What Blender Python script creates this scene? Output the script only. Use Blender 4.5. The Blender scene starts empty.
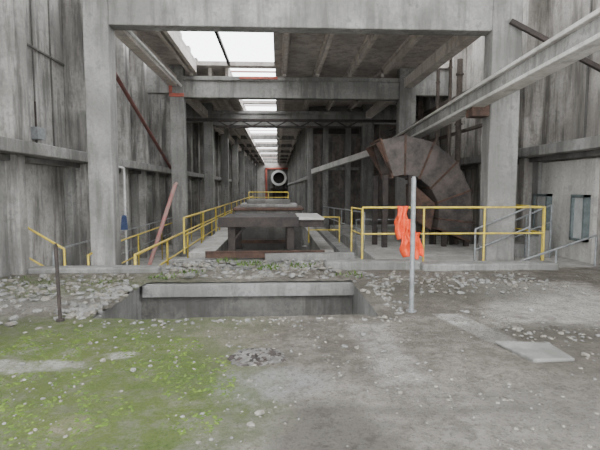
import bpy, math, random
from mathutils import Vector, Matrix, noise
random.seed(7)
S=bpy.context.scene
# ---------------------------------------------------------------- materials
def newmat(name):
    m=bpy.data.materials.new(name); m.use_nodes=True
    nt=m.node_tree; b=nt.nodes['Principled BSDF']
    return m,nt,b
def N(nt,t,**k):
    n=nt.nodes.new(t)
    for a,v in k.items(): setattr(n,a,v)
    return n
def noise_node(nt,vec,scale,detail=6,rough=.6):
    n=N(nt,'ShaderNodeTexNoise'); n.inputs['Scale'].default_value=scale
    n.inputs['Detail'].default_value=detail; n.inputs['Roughness'].default_value=rough
    nt.links.new(vec,n.inputs['Vector']); return n.outputs['Fac']
def mrange(nt,val,a,b,c=0,d=1):
    n=N(nt,'ShaderNodeMapRange'); nt.links.new(val,n.inputs[0])
    n.inputs[1].default_value=a;n.inputs[2].default_value=b;n.inputs[3].default_value=c;n.inputs[4].default_value=d
    return n.outputs[0]
def mix(nt,fac,a,b,mode='MIX'):
    n=N(nt,'ShaderNodeMix',data_type='RGBA',blend_type=mode)
    if isinstance(fac,(int,float)): n.inputs[0].default_value=fac
    else: nt.links.new(fac,n.inputs[0])
    for i,c in ((6,a),(7,b)):
        if isinstance(c,tuple): n.inputs[i].default_value=(*c,1)
        else: nt.links.new(c,n.inputs[i])
    return n.outputs[2]
def math_(nt,op,a,b=None):
    n=N(nt,'ShaderNodeMath',operation=op)
    for i,c in enumerate((a,b)):
        if c is None: continue
        if isinstance(c,(int,float)): n.inputs[i].default_value=c
        else: nt.links.new(c,n.inputs[i])
    return n.outputs[0]
def pos(nt):
    return N(nt,'ShaderNodeNewGeometry').outputs['Position']
def scaled(nt,v,s):
    n=N(nt,'ShaderNodeVectorMath',operation='MULTIPLY'); nt.links.new(v,n.inputs[0]); n.inputs[1].default_value=s
    return n.outputs[0]
def bump(nt,b,h,strength=.4,dist=.02):
    n=N(nt,'ShaderNodeBump'); n.inputs['Strength'].default_value=strength; n.inputs['Distance'].default_value=dist
    nt.links.new(h,n.inputs['Height']); nt.links.new(n.outputs[0],b.inputs['Normal'])
def concrete(name,light,dark,stain=(.12,.1,.08),stain_amt=.6):
    m,nt,b=newmat(name); p=pos(nt)
    n1=noise_node(nt,p,.8,9,.72); n2=noise_node(nt,p,14,5,.6); n3=noise_node(nt,p,3.2,8,.75)
    st=noise_node(nt,scaled(nt,p,(2.2,2.2,.25)),1.3,8,.7)
    c=mix(nt,mrange(nt,n1,.43,.57),dark,light)
    c=mix(nt,mrange(nt,st,.47,.60,0,stain_amt),c,stain)
    c=mix(nt,mrange(nt,n3,.52,.62,0,.55),c,tuple(x*.5 for x in dark))
    c=mix(nt,mrange(nt,n2,.3,.7,0,.35),c,tuple(x*.6 for x in dark))
    nt.links.new(c,b.inputs['Base Color']); b.inputs['Roughness'].default_value=.9
    bump(nt,b,math_(nt,'ADD',n2,n3),.4,.02)
    return m
def rusty(name,a,bcol,scale=5,rough=.8,lo=.4,hi=.6):
    m,nt,b=newmat(name); p=pos(nt)
    n1=noise_node(nt,p,scale,8,.7)
    c=mix(nt,mrange(nt,n1,lo,hi),a,bcol)
    nt.links.new(c,b.inputs['Base Color']); b.inputs['Roughness'].default_value=rough
    bump(nt,b,n1,.3,.01)
    return m
C_wall=concrete('concrete_wall',(.40,.385,.36),(.21,.20,.186),stain=(.06,.056,.051),stain_amt=.8)
C_right=concrete('concrete_wall_warm',(.40,.375,.345),(.22,.205,.185),stain=(.075,.067,.057),stain_amt=.8)
C_beam=concrete('concrete_beam',(.30,.293,.277),(.18,.175,.164),stain=(.085,.081,.074),stain_amt=.65)
C_rib=concrete('concrete_roof_rib',(.72,.665,.61),(.55,.505,.46),stain=(.32,.275,.245),stain_amt=.5)
C_ceil=concrete('concrete_ceiling',(.60,.55,.51),(.42,.385,.355),stain=(.24,.205,.185))
C_pale=concrete('concrete_pale',(.54,.525,.49),(.40,.388,.36),stain_amt=.25)
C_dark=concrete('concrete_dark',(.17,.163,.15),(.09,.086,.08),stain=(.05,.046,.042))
C_curb=concrete('concrete_curb',(.29,.287,.275),(.17,.167,.158),stain=(.08,.08,.065),stain_amt=.55)
C_deck=concrete('concrete_deck',(.42,.405,.38),(.27,.26,.24),stain_amt=.45)
RUST=rusty('rust_brown',(.035,.022,.016),(.095,.052,.036),3)
DUCT=rusty('weathered_duct_steel',(.032,.028,.026),(.105,.085,.074),1.9,.7,.38,.62)
RUSTD=rusty('rust_dark',(.016,.013,.012),(.042,.031,.026),5)
RED=rusty('red_primer',(.42,.09,.06),(.25,.09,.07),8)
REDB=rusty('faded_red_steel',(.16,.055,.045),(.10,.05,.042),6)
PINK=rusty('faded_pink_paint',(.42,.18,.17),(.34,.24,.21),6)
YEL=rusty('yellow_paint',(.62,.47,.04),(.40,.31,.08),9,.6)
GALV=rusty('galvanised_steel',(.24,.25,.255),(.16,.168,.17),12,.5)
GALV.node_tree.nodes['Principled BSDF'].inputs['Metallic'].default_value=.3
CLAD=rusty('dark_cladding',(.08,.07,.063),(.16,.14,.122),1.5)
STEELC=rusty('brown_steel_column',(.05,.04,.034),(.12,.095,.078),2)
ORG=rusty('orange_plastic',(.85,.10,.02),(.7,.06,.015),15,.6)
BLUE=rusty('blue_cloth',(.03,.05,.12),(.05,.075,.16),15,.7)
GRN=rusty('grey_frame_paint',(.08,.10,.10),(.13,.15,.15),8,.6)
WHT=rusty('white_paint',(.62,.62,.60),(.43,.43,.41),8,.6)
MOSSM=rusty('moss_tuft',(.045,.085,.008),(.10,.155,.018),9,.95)
LEAF=rusty('weed_leaf',(.045,.095,.015),(.10,.16,.03),9,.8)
STONE=rusty('stone_rubble',(.24,.225,.19),(.11,.10,.085),7,.95)
GLASS=rusty('dusty_window_panel',(.40,.41,.40),(.30,.31,.30),4,.5)

def floor_mat():
    m,nt,b=newmat('dusty_floor'); p=pos(nt)
    nd=N(nt,'ShaderNodeTexNoise'); nd.inputs['Scale'].default_value=1.7; nd.inputs['Detail'].default_value=7; nd.inputs['Roughness'].default_value=.7
    nt.links.new(p,nd.inputs['Vector'])
    sub=N(nt,'ShaderNodeVectorMath',operation='SUBTRACT'); nt.links.new(nd.outputs['Color'],sub.inputs[0]); sub.inputs[1].default_value=(.5,.5,.5)
    def dist(amt):
        s=scaled(nt,sub.outputs[0],(amt,amt,0)); a=N(nt,'ShaderNodeVectorMath',operation='ADD'); nt.links.new(p,a.inputs[0]); nt.links.new(s,a.inputs[1]); return a.outputs[0]
    def ell(c,r,amt=.6,soft=.25):
        v=dist(amt); a=N(nt,'ShaderNodeVectorMath',operation='SUBTRACT'); nt.links.new(v,a.inputs[0]); a.inputs[1].default_value=(c[0],c[1],0)
        s=scaled(nt,a.outputs[0],(1/r[0],1/r[1],0)); l=N(nt,'ShaderNodeVectorMath',operation='LENGTH'); nt.links.new(s,l.inputs[0])
        return mrange(nt,l.outputs['Value'],1+soft,1-soft)
    def rect(x0,x1,y0,y1,amt=.15,skew=0,soft=.03):
        v=dist(amt); sx=N(nt,'ShaderNodeSeparateXYZ'); nt.links.new(v,sx.inputs[0])
        yy=math_(nt,'SUBTRACT',sx.outputs[1],(y0+y1)/2)
        xx=math_(nt,'SUBTRACT',sx.outputs[0],(x0+x1)/2)
        xx=math_(nt,'ADD',xx,math_(nt,'MULTIPLY',yy,skew))
        a=math_(nt,'SUBTRACT',math_(nt,'ABSOLUTE',xx),(x1-x0)/2)
        c=math_(nt,'SUBTRACT',math_(nt,'ABSOLUTE',yy),(y1-y0)/2)
        return mrange(nt,math_(nt,'MAXIMUM',a,c),soft,-soft)
    n_big=noise_node(nt,p,.8,8,.7); n_mid=noise_node(nt,p,4.5,9,.8); n_fine=noise_node(nt,p,30,5,.8); n_2=noise_node(nt,p,2.1,9,.78)
    c=mix(nt,mrange(nt,n_big,.43,.57),(.15,.133,.108),(.27,.247,.21))
    c=mix(nt,mrange(nt,n_2,.5,.60,0,.55),c,(.085,.076,.063))
    c=mix(nt,mrange(nt,n_mid,.46,.57,0,.65),c,(.095,.083,.067))
    def add(c,mask,col,amt):
        mm=math_(nt,'MULTIPLY',mask,mrange(nt,n_mid,.40,.58,amt,amt*.3)); return mix(nt,mm,c,col)
    c=add(c,ell((.6,3.1),(1.6,.9)),(.33,.312,.28),.6)
    c=add(c,ell((-.12,3.85),(.55,.3),.4),(.29,.29,.28),.95)
    c=add(c,rect(.85,1.3,3.8,5.5,.35,0,.08),(.42,.40,.37),.85)
    c=add(c,rect(2.15,2.5,4.75,5.9,.12,.25),(.52,.505,.47),.98)
    c=add(c,rect(3.0,4.9,5.2,7.9,.6,-.35,.15),(.47,.45,.41),.95)
    c=add(c,ell((4.6,6.3),(1.3,.8)),(.48,.46,.42),.8)
    c=add(c,ell((2.5,3.3),(1.0,.5)),(.20,.187,.164),.8)
    c=add(c,ell((-3.9,7.2),(1.3,1.2)),(.32,.305,.275),.7)
    c=add(c,ell((-3.3,4.75),(1.1,.22),.4),(.38,.365,.335),.8)
    c=add(c,ell((2.2,7.3),(2.2,.8),1.2),(.09,.085,.063),.9)
    c=add(c,ell((3.6,5.1),(1.6,.35),1.0),(.06,.053,.04),.95)
    c=add(c,ell((.35,2.95),(.4,.5),.7),(.07,.062,.05),.95)
    c=add(c,ell((-.9,5.1),(.9,.55),.8),(.23,.205,.157),.7)
    c=add(c,ell((-.75,4.2),(.25,.6),.8),(.10,.094,.062),.8)
    c=add(c,rect(-.6,1.9,3.28,3.36,.35,0,.06),(.09,.08,.066),.8)
    m1=ell((-2.15,3.6),(1.9,2.05),1.1,.2); m2=ell((-2.3,5.6),(1.8,.5),1.1,.5)
    m3=ell((-3.6,8.0),(2,.8),1.2,.6)
    mm=math_(nt,'MAXIMUM',m1,math_(nt,'MULTIPLY',m2,.8)); mm=math_(nt,'MAXIMUM',mm,math_(nt,'MULTIPLY',m3,.5))
    mm=math_(nt,'MULTIPLY',mm,mrange(nt,n_mid,.40,.54,.5,1))
    mossc=mix(nt,mrange(nt,n_fine,.40,.58),(.045,.08,.008),(.12,.185,.02))
    mossc=mix(nt,mrange(nt,n_big,.42,.6,0,.5),mossc,(.14,.165,.033))
    c=mix(nt,mm,c,mossc)
    c=add(c,ell((-2.35,4.35),(.55,.14),.35),(.42,.405,.375),1.0)
    c=add(c,ell((-1.55,4.6),(.16,.09),.3),(.42,.405,.375),1.0)
    c=add(c,ell((-1.45,3.2),(.13,.12),.3),(.30,.26,.19),1.0)
    c=mix(nt,mrange(nt,n_fine,.52,.62,0,.6),c,(.06,.052,.042))
    nt.links.new(c,b.inputs['Base Color']); b.inputs['Roughness'].default_value=.95
    h=math_(nt,'ADD',n_fine,math_(nt,'MULTIPLY',n_mid,1.5)); bump(nt,b,h,1.0,.06)
    return m
FLOOR=floor_mat()

# ---------------------------------------------------------------- mesh builder
class M:
    def __init__(s,name,*mats): s.n=name;s.m=mats;s.v=[];s.f=[];s.i=[]
    def add(s,vs,fs,m=0):
        o=len(s.v); s.v+= [tuple(v) for v in vs]; s.f+=[tuple(o+k for k in f) for f in fs]; s.i+=[m]*len(fs)
    def box(s,x0,x1,y0,y1,z0,z1,m=0):
        s.add([(x0,y0,z0),(x1,y0,z0),(x1,y1,z0),(x0,y1,z0),(x0,y0,z1),(x1,y0,z1),(x1,y1,z1),(x0,y1,z1)],
              [(0,3,2,1),(4,5,6,7),(0,1,5,4),(1,2,6,5),(2,3,7,6),(3,0,4,7)],m)
    def beam(s,p,q,w,h,m=0):
        p=Vector(p);q=Vector(q);d=(q-p).normalized(); up=Vector((0,0,1))
        if abs(d.z)>.98: up=Vector((0,1,0))
        a=d.cross(up).normalized(); b=a.cross(d).normalized(); a*=w/2;b*=h/2
        vs=[p-a-b,p+a-b,p+a+b,p-a+b,q-a-b,q+a-b,q+a+b,q-a+b]
        s.add(vs,[(3,2,1,0),(4,5,6,7),(0,1,5,4),(1,2,6,5),(2,3,7,6),(3,0,4,7)],m)
    def ibeam(s,p,q,w,h,t=.025,m=0):
        p=Vector(p);q=Vector(q);d=(q-p).normalized(); a=d.cross(Vector((0,0,1))).normalized(); b=a.cross(d).normalized()
        s.beam(p,q,t,h,m); s.beam(p+b*h/2,q+b*h/2,w,t,m); s.beam(p-b*h/2,q-b*h/2,w,t,m)
    def cyl(s,p,q,r,m=0,n=10,cap=True):
        p=Vector(p);q=Vector(q);d=(q-p).normalized(); up=Vector((0,0,1))
        if abs(d.z)>.98: up=Vector((0,1,0))
        a=d.cross(up).normalized(); b=a.cross(d).normalized(); vs=[]
        for c in (p,q):
            for k in range(n):
                t=2*math.pi*k/n; vs.append(c+a*r*math.cos(t)+b*r*math.sin(t))
        fs=[(k,(k+1)%n,n+(k+1)%n,n+k) for k in range(n)]
        if cap: fs+=[tuple(reversed(range(n))),tuple(range(n,2*n))]
        s.add(vs,fs,m)
    def stone(s,c,r,m=0,flat=.6):
        g=1.618; vs=[(-1,g,0),(1,g,0),(-1,-g,0),(1,-g,0),(0,-1,g),(0,1,g),(0,-1,-g),(0,1,-g),(g,0,-1),(g,0,1),(-g,0,-1),(-g,0,1)]
        fs=[(0,11,5),(0,5,1),(0,1,7),(0,7,10),(0,10,11),(1,5,9),(5,11,4),(11,10,2),(10,7,6),(7,1,8),(3,9,4),(3,4,2),(3,2,6),(3,6,8),(3,8,9),(4,9,5),(2,4,11),(6,2,10),(8,6,7),(9,8,1)]
        sx,sy,sz=random.uniform(.6,1.3),random.uniform(.6,1.3),flat*random.uniform(.6,1.2); a=random.uniform(0,6.28)
        out=[]
        for v in vs:
            k=r/1.9*random.uniform(.75,1.2); x,y,z=v[0]*k*sx,v[1]*k*sy,v[2]*k*sz
            out.append((c[0]+x*math.cos(a)-y*math.sin(a),c[1]+x*math.sin(a)+y*math.cos(a),c[2]+z))
        s.add(out,fs,m)
    def done(s,bevel=0,smooth=False):
        me=bpy.data.meshes.new(s.n); me.from_pydata(s.v,[],s.f)
        for m in s.m: me.materials.append(m)
        me.polygons.foreach_set('material_index',s.i)
        if smooth: me.polygons.foreach_set('use_smooth',[True]*len(me.polygons))
        me.update(); o=bpy.data.objects.new(s.n,me); S.collection.objects.link(o)
        if bevel:
            b=o.modifiers.new('bevel','BEVEL'); b.width=bevel; b.segments=1; b.limit_method='ANGLE'
        return o
E=1.65
XL,XR=-5.3,7.0
PILY=[10.0+7.7*k for k in range(10)]
YE=86.0
WZ=-.93   # left walkway level

# ---------------------------------------------------------------- floor with pit
PX0,PX1,PY0,PY1=-2.33,1.32,5.93,8.2
def floor_h(x,y):
    return .022*noise.noise(Vector((x*1.3,y*1.3,0)))+.014*noise.noise(Vector((x*5,y*5,3)))
f=M('floor',FLOOR,C_dark)
st=.1
nx=int((XR-XL)/st); ny=int((9.45+2)/st)
idx={}
def inside(x,y):
    n=noise.noise(Vector((x*2.2,y*2.2,1)))
    lft=PX0-(.2*max(0,n+.1) if y<7.6 else 0)
    return lft<x<PX1 and PY0<y<PY1
for j in range(ny):
    for i in range(nx):
        x,y=XL+(i+.5)*st,-2+(j+.5)*st
        if inside(x,y): continue
        q=[]
        for a,b in ((i,j),(i+1,j),(i+1,j+1),(i,j+1)):
            if (a,b) not in idx:
                X,Y=XL+a*st,-2+b*st; Z=floor_h(X,Y)
                J=.04*noise.noise(Vector((X*3,Y*3,5))); idx[(a,b)]=len(f.v)
                if PX0-.5<X<PX0+.1 and PY0-.2<Y<PY1+.2: X+=J*1.5;Y+=J
                elif PX0-.5<X<PX1+.2 and PY0-.2<Y<PY1+.2: Y+=J*.6
                f.v.append((X,Y,Z))
            q.append(idx[(a,b)])
        f.f.append(tuple(q)); f.i.append(0)
f.done(smooth=True)
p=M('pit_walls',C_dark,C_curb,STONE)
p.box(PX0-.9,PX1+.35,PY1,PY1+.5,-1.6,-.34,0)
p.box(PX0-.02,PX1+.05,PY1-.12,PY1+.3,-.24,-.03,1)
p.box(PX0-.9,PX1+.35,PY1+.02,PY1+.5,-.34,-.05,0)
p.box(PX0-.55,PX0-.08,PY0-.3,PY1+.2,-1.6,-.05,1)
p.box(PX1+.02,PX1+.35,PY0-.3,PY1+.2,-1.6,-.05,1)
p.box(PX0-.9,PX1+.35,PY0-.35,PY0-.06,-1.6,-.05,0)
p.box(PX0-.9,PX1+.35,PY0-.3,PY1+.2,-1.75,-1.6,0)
p.done()
r=M('broken_pit_edge',C_curb,STONE)
for k in range(150):
    y=random.uniform(PY0,PY1-.2); x=PX0-.3+random.gauss(0,.13)
    r.stone((x,y,.0),random.uniform(.02,.085),random.choice([0,0,1]))
for k in range(110):
    x=random.uniform(PX0-.3,PX1+.2); y=PY0-.12-abs(random.gauss(0,.12))
    r.stone((x,y,.0),random.uniform(.01,.04),random.choice([0,0,1]))
for k in range(90):
    y=random.uniform(PY0,PY1-.2); x=PX1+.2+abs(random.gauss(0,.18))
    r.stone((x,y,.0),random.uniform(.015,.055),random.choice([0,0,1]))
r.done()

# ---------------------------------------------------------------- lower floor, decks
d=M('floor_lower',C_dark,C_beam,C_curb,C_deck)
d.box(XL-.1,XR+.1,9.5,YE,-1.5,-1.3,0)
d.box(XL,-2.45,9.45,YE,-1.3,WZ,3)
d.box(-2.4,1.9,9.45,11.2,-1.3,-.02,2)
d.box(2.3,XR,9.45,13.6,-1.3,-.02,3)
d.box(2.9,XR,13.6,26,-1.3,-.4,3)
d.box(-2.3,-1.65,12,45,-1.3,.0,3); d.box(1.1,1.45,12,45,-1.3,.05,3)
d.box(1.9,2.3,9.45,26,-1.3,-.3,1)
for k in range(8): d.box(-1.65,1.1,13.5+k*2.2,13.8+k*2.2,-1.0,-.6,1)
d.box(-1.65,1.1,32,YE,-1.3,-.3,3)
d.done(.01)
c=M('concrete_curb',C_curb)
c.box(XL+.45,-2.35,9.15,9.5,-.05,.10); c.done(.03)
c=M('concrete_curb',C_curb)
c.box(.95,2.9,9.25,9.6,-.05,.17); c.box(2.9,5.7,9.1,9.5,-.05,.13); c.done(.03)

# ---------------------------------------------------------------- walls
def wall(name,x,sgn,mat,y0,y1,ledge,ribs):
    w=M(name,mat,C_beam,C_dark)
    def bx(a,b,y0_,y1_,z0,z1,m=0):
        xa,xb=x+sgn*a,x+sgn*b; w.box(min(xa,xb),max(xa,xb),y0_,y1_,z0,z1,m)
    bx(0,-.3,y0,y1,-1.4,9.5)
    for k,(ry,rw) in enumerate(ribs):
        bx(0,.5,ry,ry+rw,ledge+.12,9.4); bx(0,.22,ry+rw,ry+rw+.3,ledge+.12,9.4,1)
        bx(0,.42,ry+.05,ry+rw*.75,-1.3,ledge-.12); bx(0,.2,ry-.25,ry+.05,-1.3,ledge-.12,1)
    bx(0,.66,y0,y1,ledge-.12,ledge+.12,1); bx(0,.3,y0,y1,ledge-.24,ledge-.12,2)
    return w
w=wall('wall_left',XL,1,C_wall,3,YE,E+.75,[(9.0,.45),(12.1,.6),(15.2,.5),(17.4,.45),(19.4,.45),(21.6,.45)]+[(24+2.4*k,.5) for k in range(25)])
for y in (10.6,11.4,14.2): w.box(XL,XL+.03,y,y+.05,E+.9,9,2)
w.box(XL,XL+.04,9.5,12.1,E+3.0,E+3.06,2)
w.done(.015)
w=wall('wall_right',XR,-1,C_right,3,26,E+.92,[(8.0,.4),(12.2,.5),(14.8,.5),(17.4,.5),(20,.5),(22.6,.5)])
w.box(XR-.04,XR,8.4,12.2,E+3.0,E+3.06,2); w.box(XR-.04,XR,10.4,10.46,E+1.05,9,2)
w.done(.015)
for side,x0,x1 in (('left',-3.97,-3.46),('right',4.58,5.22)):
    for k,y in enumerate(PILY):
        if side=='right' and k>2: break
        o=M('concrete_pillar',C_beam,RED,C_wall)
        o.box(x0,x1,y,y+.42,-1.3,9.5 if k==0 else E+4.5,0)
        if k==1 and side=='left': o.box(x0-.02,x1+.02,y-.03,y,E+3.35,E+3.48,1); o.box(x0-.02,x0+.1,y-.03,y,E+3.48,E+4.0,1)
        o.done(.02)
for k,y in enumerate(PILY):
    b=M('transverse_beam',C_beam,RED)
    if k==0: b.box(-3.46,4.58,y+.03,y+.4,E+3.34,8.2)
    elif k<3:
        b.box(-3.46,4.58,y+.03,y+.4,E+3.34,E+4.1)
        b.box(-3.46,4.58,y-.05,y+.03,E+3.95,E+4.1)
        b.box(XL,-4.0,y+.1,y+.4,E+3.5,E+4.5)
        b.box(5.22,XR,y+.1,y+.4,E+3.5,E+4.5)
    else:
        b.box(-3.46,2.0,y+.03,y+.35,E+4.2,E+4.5)
    if k==1: b.box(-1.4,.0,y-.08,y-.05,E+4.0,E+4.1,1)
    b.done(.015)

# ---------------------------------------------------------------- ceiling + skylights
ce=M('ceiling',C_ceil,C_rib)
H=E+4.5
def sky(k): return (-2.97,-.12) if k==0 else ((-1.85,-.08) if k<3 else (-2.3,-.08))
for k,y in enumerate(PILY):
    y0=y+.4; y1=(PILY[k+1] if k+1<len(PILY) else YE)
    sx0,sx1=sky(k)
    xl=-4.1; xr=(5.25 if k==0 else XR) if k<3 else 2.2
    ce.box(xl,sx0,y0-.4,y1,H,H+.15); ce.box(sx1,xr,y0-.4,y1,H,H+.15)
    ce.box(sx0,sx1,y0-.4,y0,H,H+.15)
    x=.2
    while x<xr-.2:
        ce.box(x,x+.13,y0,y1,H-.26,H,1); ce.box(x-.05,x+.18,y0,y1,H-.1,H,1); x+=1.25
    for x in ([-3.3,sx0-.12] if k==0 else [-3.3,-2.6,sx0-.12]): ce.box(x,x+.12,y0,y1,H-.28,H,1)
    ce.box(-4.0,-3.7,y0,y1,H-.75,H-.4,1)
    if k<2: ce.box(4.75,5.05,y0,y1,H-.75,H-.4,1)
ce.box(XL,-4.1,21,YE,H,H+.15)
ce.done()
sk=M('skylight_frame',RUSTD,PINK)
for k,y in enumerate(PILY):
    y0=y+.4; y1=(PILY[k+1] if k+1<len(PILY) else YE)
    sx0,sx1=sky(k)
    if k==0: sk.beam((-1.78,y0,H+.05),(-1.78,y1,H+.05),.08,.12,0)
    n=4
    if k:
        for j in range(n):
            yy=y0+(y1-y0)*(j+.5)/n
            sk.beam((sx0,yy,H+.1),(sx1,yy,H+.1),.05,.06,1)
sk.done()
rf=M('added_shade_roof',C_ceil,C_beam)  # unseen slatted roof, added to cut sky light on the foreground floor
rf.box(XL-.3,-3.4,-4,10.0,9.5,9.7); rf.box(4.8,XR+.3,-4,10.0,9.5,9.7)
for y in (-4,-.8,2.4,5.6,8.8): rf.box(-3.4,4.8,y,y+(1.7 if y<8 else 1.2),9.5,9.8,1)
rf.done()

# ---------------------------------------------------------------- cross wall, corridor, end wall
cw=M('wall_cross_cladding',CLAD,C_beam,RUSTD)
cw.box(1.75,XR,26.3,26.5,-1.4,H+.2,0)
x=1.8
while x<4.5:
    cw.box(x,x+.12,26.15,26.3,-1.3,H-.6,0); x+=.42
for x in (1.65,2.5,3.75): cw.box(x,x+.3,25.95,26.35,-1.3,H-.5,1)
cw.box(1.7,4.5,26.0,26.25,E+1.0,E+1.15,1); cw.box(1.7,4.5,26.0,26.25,E+3.0,E+3.3,2)
x=4.7
while x<XR: cw.box(x,x+.12,26.15,26.3,-1.3,H-.6,0); x+=.5
cw.done()
w=M('wall_corridor',C_wall,C_beam)
w.box(2.0,2.2,26.5,YE,-1.4,H+.1,0)
for k in range(24): w.box(1.75,2.0,27.5+2.4*k,27.9+2.4*k,-1.3,H,1)
w.box(1.7,2.0,26.5,YE,E+.5,E+.7,1); w.done()
ew=M('wall_end',C_pale,RED,RUSTD,C_dark)
ew.box(XL,2.2,YE,YE+.3,-1.4,H+.1,0)
ew.box(-2.3,-1.95,YE-.4,YE,-1.3,E+3.6,1); ew.box(2.0,2.2,YE-.4,YE,-1.3,E+3.6,1); ew.box(-2.3,2.0,YE-.4,YE,E+3.4,E+3.7,1)
ew.box(-1.95,2.0,YE-.15,YE,-.3,E+3.4,3)
ew.done()
kl=M('rotary_kiln_ring',WHT,RUSTD)
def tube(mb,c,ro,ri,y0,y1,m0,m1,n=28):
    vs=[]
    for (rr,yy) in ((ro,y0),(ro,y1),(ri,y1),(ri,y0)):
        for k in range(n):
            t=2*math.pi*k/n; vs.append((c[0]+rr*math.cos(t),yy,c[1]+rr*math.sin(t)))
    for a in range(4):
        b=(a+1)%4
        mb.add(vs,[(a*n+k,a*n+(k+1)%n,b*n+(k+1)%n,b*n+k) for k in range(n)],m0 if a!=2 else m1)
KY=YE-2.5
tube(kl,(.15,E+1.8),1.4,1.0,KY,KY+1.4,0,1)
for x in (-.95,.85): kl.box(x,x+.4,KY+.2,KY+1.3,-.3,E+.75,1)
kl.box(-1.3,1.6,KY+.2,KY+1.3,1.2,1.6,1)
kl.cyl((.15,KY+1.3,E+1.8),(.15,KY+1.38,E+1.8),1.02,1,24)
kl.done()

# ---------------------------------------------------------------- inclined gantry beam (right)
g=M('inclined_gantry_beam',C_pale,RUST,RUSTD,C_beam)
A=Vector((4.3,4.2,E+2.2)); B=Vector((4.3,17.6,E+1.6))
g.beam(A,B,.18,.26,3); g.beam(A+Vector((0,0,.16)),B+Vector((0,0,.16)),.34,.07,0); g.beam(A-Vector((0,0,.16)),B-Vector((0,0,.16)),.34,.07,0)
g.box(4.2,4.58,10.05,10.4,3.2,3.45,1); g.box(4.2,4.58,17.7,18.1,2.7,3.0,1)
g.beam((4.3,17.6,E+1.6),(1.9,25.8,E+.9),.16,.26,0)
g.beam((4.9,9.9,E+3.5),(7.0,9.4,E+2.2),.1,.1,2)
g.beam((4.3,4.4,E+1.95),(7.0,4.4,E+1.95),.2,.2,2)
g.done(.01)
sc=M('steel_column',STEELC); sc.ibeam((5.75,11.7,-.02),(5.75,11.71,8.5),.3,.3,.03); sc.box(5.58,5.92,11.55,11.85,-.02,8.6); sc.done()
for (x,y,r_,z0,z1,mm_) in ((5.9,15.2,.09,-.4,5.8,STEELC),(5.6,16.4,.06,-.4,5.8,STEELC),(5.8,19.0,.12,-.4,5.8,STEELC),(5.3,20.5,.1,-.4,5.8,STEELC),(5.3,14.4,.05,-.4,5.8,STEELC)):
    q=M('vertical_pipe',mm_); q.cyl((x,y,z0),(x,y,z1),r_,0,12)
    z=z0+.9
    while z<z1: q.cyl((x,y,z),(x,y,z+.05),r_*1.4,0,12); z+=1.6
    q.done()
q=M('wall_cable_tray',STEELC); q.beam((6.2,10.9,E+3.1),(6.2,25.6,E+3.1),.25,.08); q.beam((6.2,12.9,E+1.9),(6.2,25.6,E+1.9),.15,.08); q.done()

# ---------------------------------------------------------------- rusted duct elbow
du=M('rusted_duct_elbow',DUCT,RUSTD,RUST)
cx,cz=3.55,.9
y0,y1=13.0,14.3
seg=[110,90,66,42,18,-6,-20]
def pt(r,a,y): t=math.radians(a); return (cx+r*math.cos(t)*.9,y,cz+r*math.sin(t))
ro,ri=2.2,1.15
for a,b in zip(seg,seg[1:]):
    vs=[pt(ri,a,y0),pt(ro,a,y0),pt(ro,a,y1),pt(ri,a,y1),pt(ri,b,y0),pt(ro,b,y0),pt(ro,b,y1),pt(ri,b,y1)]
    du.add(vs,[(0,1,5,4),(2,3,7,6)],0); du.add(vs,[(1,2,6,5),(3,0,4,7)],0)
for a in seg:
    for ya in (y0-.02,y1+.02):
        du.beam(pt(ri-.03,a,ya),pt(ro+.05,a,ya),.03,.03,2)
    for rr in (ri-.03,ro+.04): du.beam(pt(rr,a,y0-.04),pt(rr,a,y1+.04),.03,.03,2)
a=110
m0=[Vector(pt(ri,a,y0)),Vector(pt(ro,a,y0)),Vector(pt(ro,a,y1)),Vector(pt(ri,a,y1))]
mm=[v+Vector((-.12,0,0)) for v in m0]; mm[0]+=Vector((.1,-.1,.1)); mm[1]+=Vector((-.05,-.1,-.1)); mm[2]+=Vector((-.05,.1,-.1)); mm[3]+=Vector((.1,.1,.1))
du.add(m0+mm,[(0,1,5,4),(1,2,6,5),(2,3,7,6),(3,0,4,7)],2)
for x in (4.75,5.4):
    for y in (13.1,14.2): du.beam((x,y,-.4 if y>13.6 else -.05),(x,y,.5),.1,.1,1)
for y in (13.0,14.3): du.beam((3.0,y,-.02 if y<13.6 else -.4),(3.0,y,2.0),.12,.12,1)
du.beam((3.7,12.95,-.02),(3.7,12.95,2.0),.1,.1,1)
du.add([(3.9,13.3,1.75),(4.5,13.2,1.2),(4.4,13.2,.45),(3.95,13.4,.75),(3.9,14.1,1.75),(4.5,14.1,1.2),(4.4,14.1,.45),(3.95,14.1,.75)],[(0,1,2,3),(7,6,5,4),(0,4,5,1),(1,5,6,2),(2,6,7,3),(3,7,4,0)],2)
o=du.done()
sm=o.modifiers.new('solid','SOLIDIFY'); sm.thickness=.02

# ---------------------------------------------------------------- steel table platform
t=M('steel_platform_table',RUSTD,C_curb,C_pale,RUST)
t.box(.5,1.12,11.25,13.4,.88,.93,2); t.box(-1.4,.5,11.25,13.4,.88,.92,0)
t.box(-1.42,.5,11.1,11.22,.72,.96,0); t.ibeam((.5,11.22,.80),(1.1,11.22,.80),.12,.14,.03,0); t.ibeam((-1.3,13.2,.80),(1.0,13.2,.80),.12,.14,.03,0)
for x in (-1.1,.3,1.05): t.ibeam((x,11.3,.80),(x,13.3,.80),.12,.12,.03,0)
for x in (-1.12,.30):
    for y in (11.35,13.1):
        t.box(x-.09,x+.09,y-.09,y-.05,-.02,.75,0); t.box(x-.09,x+.09,y+.05,y+.09,-.02,.75,0); t.box(x-.04,x+.04,y-.05,y+.05,-.02,.75,0)
        t.box(x-.14,x+.14,y-.14,y+.14,-.04,0,0)
t.beam((-1.12,11.3,.35),(-.8,11.3,.7),.06,.06,0)
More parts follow.
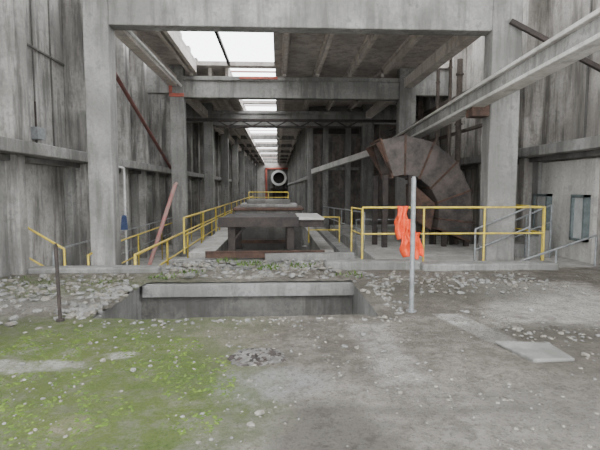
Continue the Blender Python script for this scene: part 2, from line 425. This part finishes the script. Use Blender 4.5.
t.beam((.30,11.35,.35),(.30,13.1,.7),.06,.06,0)
t.beam((-1.12,13.1,.15),(.3,13.1,.15),.06,.1,3)
t.done(.008)
t=M('concrete_pier_block',C_dark,C_beam,RUST)
t.box(-1.35,.75,14.6,16.5,-1.3,1.0,0); t.box(-1.4,.8,14.5,16.5,.95,1.04,2); t.box(-1.2,.62,14.8,16.3,1.04,1.15,1); t.box(-1.0,.4,15.0,16.0,1.15,1.28,0); t.done(.02)
t=M('fallen_steel_beam',RUST,C_curb)
t.ibeam((-1.7,10.9,.1),(1.1,10.95,.1),.12,.14,.02,0); t.done()
t=M('fallen_steel_beam',RUST,C_curb)
t.beam((-.3,10.6,.07),(1.75,10.75,.07),.22,.16,1); t.done()

# ---------------------------------------------------------------- railings
def railing(name,pts,z0,h,mat,post=2.0,r=.024,mid=(.5,)):
    m=M(name,mat)
    for a,b in zip(pts,pts[1:]):
        a=Vector(a);b=Vector(b); L=(b-a).length; n=max(1,round(L/post))
        m.cyl(a+Vector((0,0,h)),b+Vector((0,0,h)),r,0)
        for k in mid: m.cyl(a+Vector((0,0,h*k)),b+Vector((0,0,h*k)),r*.85,0)
        for k in range(n+1):
            q=a.lerp(b,k/n); m.cyl(q,q+Vector((0,0,h)),r,0)
    return m.done()
railing('yellow_railing',[(-2.95,9.7,WZ),(-2.95,60,WZ)],0,1.2,YEL,2.8,.03,(.55,))
railing('yellow_railing',[(-2.36,11.8,0),(-2.36,45,0)],0,.9,YEL,3.0,.026,(.5,))
railing('yellow_railing',[(-3.9,9.7,WZ),(-4.1,11.0,WZ),(-4.2,17.0,WZ),(-4.2,40,WZ)],0,1.2,YEL,2.8,.022,(.5,))
railing('grey_railing',[(-4.6,9.7,WZ),(-4.6,24,WZ)],0,1.3,GALV,2.4,.02,(.5,))
railing('yellow_railing',[(XL+.1,9.75,-.35),(XL+.9,9.75,-.85)],0,1.25,YEL,1.0,.022,(.5,))
railing('yellow_railing',[(1.78,9.75,0),(5.72,9.75,0)],0,1.24,YEL,1.4,.022,(.55,))
railing('yellow_railing',[(5.72,9.8,0),(5.72,11.3,0)],0,1.24,YEL,1.3,.02,(.55,))
railing('yellow_railing',[(1.78,9.8,0),(1.78,11.2,-.02)],0,1.2,YEL,2.0,.018,(.55,))
railing('yellow_railing',[(.9,13.6,.05),(1.8,13.6,.05)],0,.75,YEL,.9,.018,(.5,))
railing('yellow_railing',[(-1.0,16.15,1.15),(.35,16.15,1.15)],0,.36,YEL,.7,.014,(.5,))
railing('grey_railing',[(2.35,12.6,-.02),(2.35,24,-.3)],0,1.0,GALV,2.4,.022,(.5,))
railing('grey_railing',[(2.6,15.4,-.4),(4.6,15.4,-.4)],0,1.0,GALV,1.2,.022,(.5,))
s=M('side_stair',C_curb,GALV)
for k in range(4): s.box(5.35+k*.3,5.35+(k+1)*.3,10.85,11.5,-.02,.16*(k+1),0)
for y in (10.8,):
    s.cyl((5.3,y,.75),(6.5,y,1.25),.022,1); s.cyl((5.3,y,.35),(6.5,y,.85),.018,1)
    for q in (5.3,5.9,6.5): s.cyl((q,y,-.02),(q,y,.75+(q-5.3)*.42),.022,1)
s.done()
s=M('grey_handrail',GALV)
for dz in (0,.45):
    s.cyl((4.3,9.95,.3+dz),(5.5,9.93,.8+dz),.02)
s.cyl((5.0,9.6,.05),(6.75,9.55,.65),.022); s.cyl((6.75,9.55,0),(6.75,9.55,.65),.022); s.cyl((5.9,9.57,0),(5.9,9.57,.35),.022)
s.cyl((4.3,9.95,-.02),(4.3,9.95,.78),.022); s.cyl((5.5,9.93,-.02),(5.5,9.93,1.27),.022)
s.done()
q=M('galvanised_post',GALV); q.cyl((1.78,6.07,-.03),(1.78,6.07,1.78),.032,0,14); q.cyl((1.78,6.07,1.78),(1.78,6.07,1.8),.022,0,14); q.cyl((1.78,6.07,-.03),(1.78,6.07,.02),.07,0,14); q.done()
q=M('rusty_post',RUSTD); q.cyl((-2.72,5.85,-.02),(-2.74,5.85,.95),.022,0,10); q.cyl((-2.74,5.85,.95),(-2.74,5.85,.97),.015,0,10); q.cyl((-2.72,5.85,-.03),(-2.72,5.85,.02),.05,0,10); q.done()
q=M('white_conduit',WHT,BLUE); q.cyl((-4.25,13.2,WZ),(-4.25,13.2,2.2),.03,0); q.cyl((-4.25,13.2,2.2),(XL+.7,13.2,2.3),.03,0)
q.done()
q=M('hanging_blue_cloth',BLUE)
for k in range(8):
    a=k/8*6.28
    q.beam((-4.25+.04*math.cos(a),13.1+.05*math.sin(a),.85),(-4.25+.07*math.cos(a),13.08+.07*math.sin(a),.5),.05,.03,0)
q.stone((-4.25,13.1,.87),.07,0,.9); q.done()
q=M('leaning_pink_pole',PINK); q.cyl((-3.85,13.6,WZ),(-3.1,14.3,1.75),.06,0); q.cyl((-3.1,14.3,1.75),(-3.05,14.35,1.8),.045); q.done()
q=M('diagonal_brace_pipe',REDB); q.cyl((-4.6,13.1,E+3.45),(-4.6,20.4,E+.87),.06,0); q.done()
q=M('roof_pipe',WHT); q.cyl((-3.55,10.5,E+3.75),(-3.55,17.7,E+3.75),.05,0); q.cyl((-3.55,10.5,E+3.75),(-3.55,10.5,E+4.0),.05,0); q.done()
q=M('cross_steel_truss',RUSTD)
q.beam((-2.9,22.5,E+3.2),(3.9,22.5,E+3.2),.15,.12); q.beam((-2.9,22.5,E+2.9),(3.9,22.5,E+2.9),.1,.08)
for k in range(12): q.beam((-2.9+k*.566,22.5,E+2.9 if k%2 else E+3.2),(-2.9+(k+1)*.566,22.5,E+3.2 if k%2 else E+2.9),.05,.05)
q.beam((-4.8,22.5,E+3.2),(-2.9,22.5,E+3.2),.15,.12); q.beam((3.9,22.5,E+3.2),(6.6,22.5,E+3.2),.15,.12)
q.done()

# ---------------------------------------------------------------- orange sheet on railing
def sheet(m,x0,x1,z0,z1,y,amp,n=18,mm=14,slant=0):
    vs=[];fs=[]
    for j in range(mm+1):
        for i in range(n+1):
            u=i/n;v=j/mm
            x=x0+(x1-x0)*u+slant*v+.03*math.sin(v*7+u*3); z=z1+(z0-z1)*v+.04*math.sin(u*9)*v
            yy=y+amp*math.sin(u*14+v*2.5)*(0.4+v)+.02*math.sin(v*11)
            vs.append((x,yy,z))
    for j in range(mm):
        for i in range(n):
            a=j*(n+1)+i; fs.append((a,a+1,a+n+2,a+n+1))
    m.add(vs,fs,0)
q=M('orange_safety_sheet',ORG)
sheet(q,2.50,2.74,.55,1.27,9.68,.035); sheet(q,2.52,2.76,.75,1.27,9.82,.03)
sheet(q,2.56,3.0,.18,.72,9.66,.05,slant=.07)
sheet(q,2.62,2.82,.5,1.0,9.62,.04,slant=.1)
o=q.done(smooth=True); sm=o.modifiers.new('t','SOLIDIFY'); sm.thickness=.012

# ---------------------------------------------------------------- windows / doors on right wall
m=M('wall_right_panel',C_pale); m.box(XR-.1,XR-.0,9.9,12.15,-.02,2.3); m.box(XR-.1,XR,12.75,14.75,-.02,2.3); m.done()
def win(name,y0,y1,z0,z1):
    m=M(name,GRN,GLASS,WHT); X=XR-.22
    m.box(X+.04,X+.1,y0+.05,y1-.05,z0+.05,z1-.05,1)
    for a,b in ((y0,y0+.06),(y1-.06,y1)): m.box(X-.02,X+.12,a,b,z0,z1,0)
    for a,b in ((z0,z0+.06),(z1-.06,z1)): m.box(X-.02,X+.12,y0,y1,a,b,0)
    return m.done()
win('window_1',10.0,10.5,.45,1.5)
win('window_2',11.45,12.1,.35,1.5)
m=M('junction_box',GALV,RUSTD); m.box(XL+.02,XL+.2,10.3,10.65,2.7,2.95,0); m.cyl((XL+.1,10.45,2.95),(XL+.1,10.45,3.5),.02,1); m.done()

# ---------------------------------------------------------------- rubble, stones, weeds
r=M('gravel_scatter',STONE,C_curb)
for k in range(5200):
    x=random.uniform(-5,6.5); y=random.uniform(2.4,9.1)
    if PX0-.4<x<PX1+.1 and PY0-.1<y<PY1+.1: continue
    d=noise.noise(Vector((x*.7,y*.7,4)))
    if d<.0 and random.random()<.85: continue
    s_=random.choice([.006,.008,.012,.018]) if random.random()<.975 else random.uniform(.025,.05)
    r.stone((x,y,floor_h(x,y)+s_*.2),s_,random.choice([0,0,1]))
r.done()
r=M('rubble_heap',STONE,C_curb)
for k in range(420):
    x=random.uniform(-2.3,1.2); y=random.uniform(8.45,10.6); s_=random.uniform(.02,.09)
    r.stone((x,y,.0+max(0,.1*noise.noise(Vector((x*1.5,y*1.5,0))))),s_,random.choice([0,1]))
for k in range(260):
    x=random.uniform(1.3,4.8); y=random.gauss(8.1,.5)
    if y>9: continue
    r.stone((x,y,.01),random.uniform(.015,.06),random.choice([0,1]))
for k in range(340):
    x=random.uniform(-5,-2.6); y=random.gauss(7.6,.9)
    if y>9: continue
    r.stone((x,y,.01),random.uniform(.015,.08),random.choice([0,1]))
for k in range(160):
    x=random.uniform(2.6,4.9); y=random.gauss(5.1,.25)
    r.stone((x,y,.0),random.uniform(.01,.035),random.choice([0,1]))
r.done()
r=M('crumbled_asphalt_patch',RUSTD,C_dark)
for k in range(240):
    a=random.uniform(0,6.28); d=.24*math.sqrt(random.random())
    r.stone((-.2+d*1.1*math.cos(a),4.45+d*math.sin(a),.005+.035*(1-d/.24)),random.uniform(.02,.045),random.choice([0,1,1]),.4)
r.done()
r=M('loose_concrete_slab',C_curb); r.add([(2.3,4.75,.0),(2.85,4.68,.0),(2.82,4.2,.0),(2.4,4.18,.0),(2.3,4.75,.03),(2.85,4.68,.025),(2.82,4.2,.035),(2.4,4.18,.04)],[(0,3,2,1),(4,5,6,7),(0,1,5,4),(1,2,6,5),(2,3,7,6),(3,0,4,7)])
r.done(.008)
def blades(m,c,n,r,h,mi=0):
    for k in range(n):
        a=random.uniform(0,6.28); d=r*math.sqrt(random.random()); x,y=c[0]+d*math.cos(a),c[1]+d*math.sin(a)
        b=random.uniform(0,6.28); w=h*.18; l=h*random.uniform(.5,1.1); t=random.uniform(.1,.7)*l
        m.add([(x-w*math.cos(b),y-w*math.sin(b),c[2]),(x+w*math.cos(b),y+w*math.sin(b),c[2]),(x+t*math.sin(b)+w*.5,y-t*math.cos(b),c[2]+l*.6),(x+t*1.6*math.sin(b),y-t*1.6*math.cos(b),c[2]+l)],[(0,1,2),(0,2,3)],mi)
g=M('moss_carpet',MOSSM)
for k in range(6200):
    a=random.uniform(0,6.28); d=math.sqrt(random.random())
    x=-2.1+1.75*d*math.cos(a); y=3.7+1.8*d*math.sin(a)
    if x<-4 or noise.noise(Vector((x*2.5,y*2.5,2)))<-.08: continue
    if abs(y-4.35)<.13 and x<-1.8: continue
    g.stone((x,y,floor_h(x,y)-.002),random.uniform(.008,.022),0,.35)
g.done()
g=M('weed_clump',LEAF)
for c_,n_ in (((-.6,9.6,.08),60),((-.2,9.3,.05),50),((-1.6,8.9,.03),30),((-1.1,9.9,.1),40),((.5,9.5,.05),30),((1.35,8.6,.02),20),((-2.1,8.5,.03),30)):
    blades(g,c_,n_,.28,.1)
g.done()
g=M('weed_clump',LEAF)
for k in range(14): blades(g,(random.uniform(-4.8,-2.6),random.uniform(7,8.9),.01),12,.2,.05)
g.done()

# ---------------------------------------------------------------- light & camera
W=bpy.data.worlds.new('overcast_sky'); S.world=W; W.use_nodes=True
bgn=W.node_tree.nodes['Background']; bgn.inputs[0].default_value=(.95,.975,1,1); bgn.inputs[1].default_value=7.0
cam=bpy.data.cameras.new('camera'); co=bpy.data.objects.new('camera',cam); S.collection.objects.link(co)
cam.lens=28; cam.sensor_width=36; co.location=(0,0,E); co.rotation_euler=(math.radians(90-4.53),0,math.radians(-2.7))
cam.clip_end=300
S.camera=co
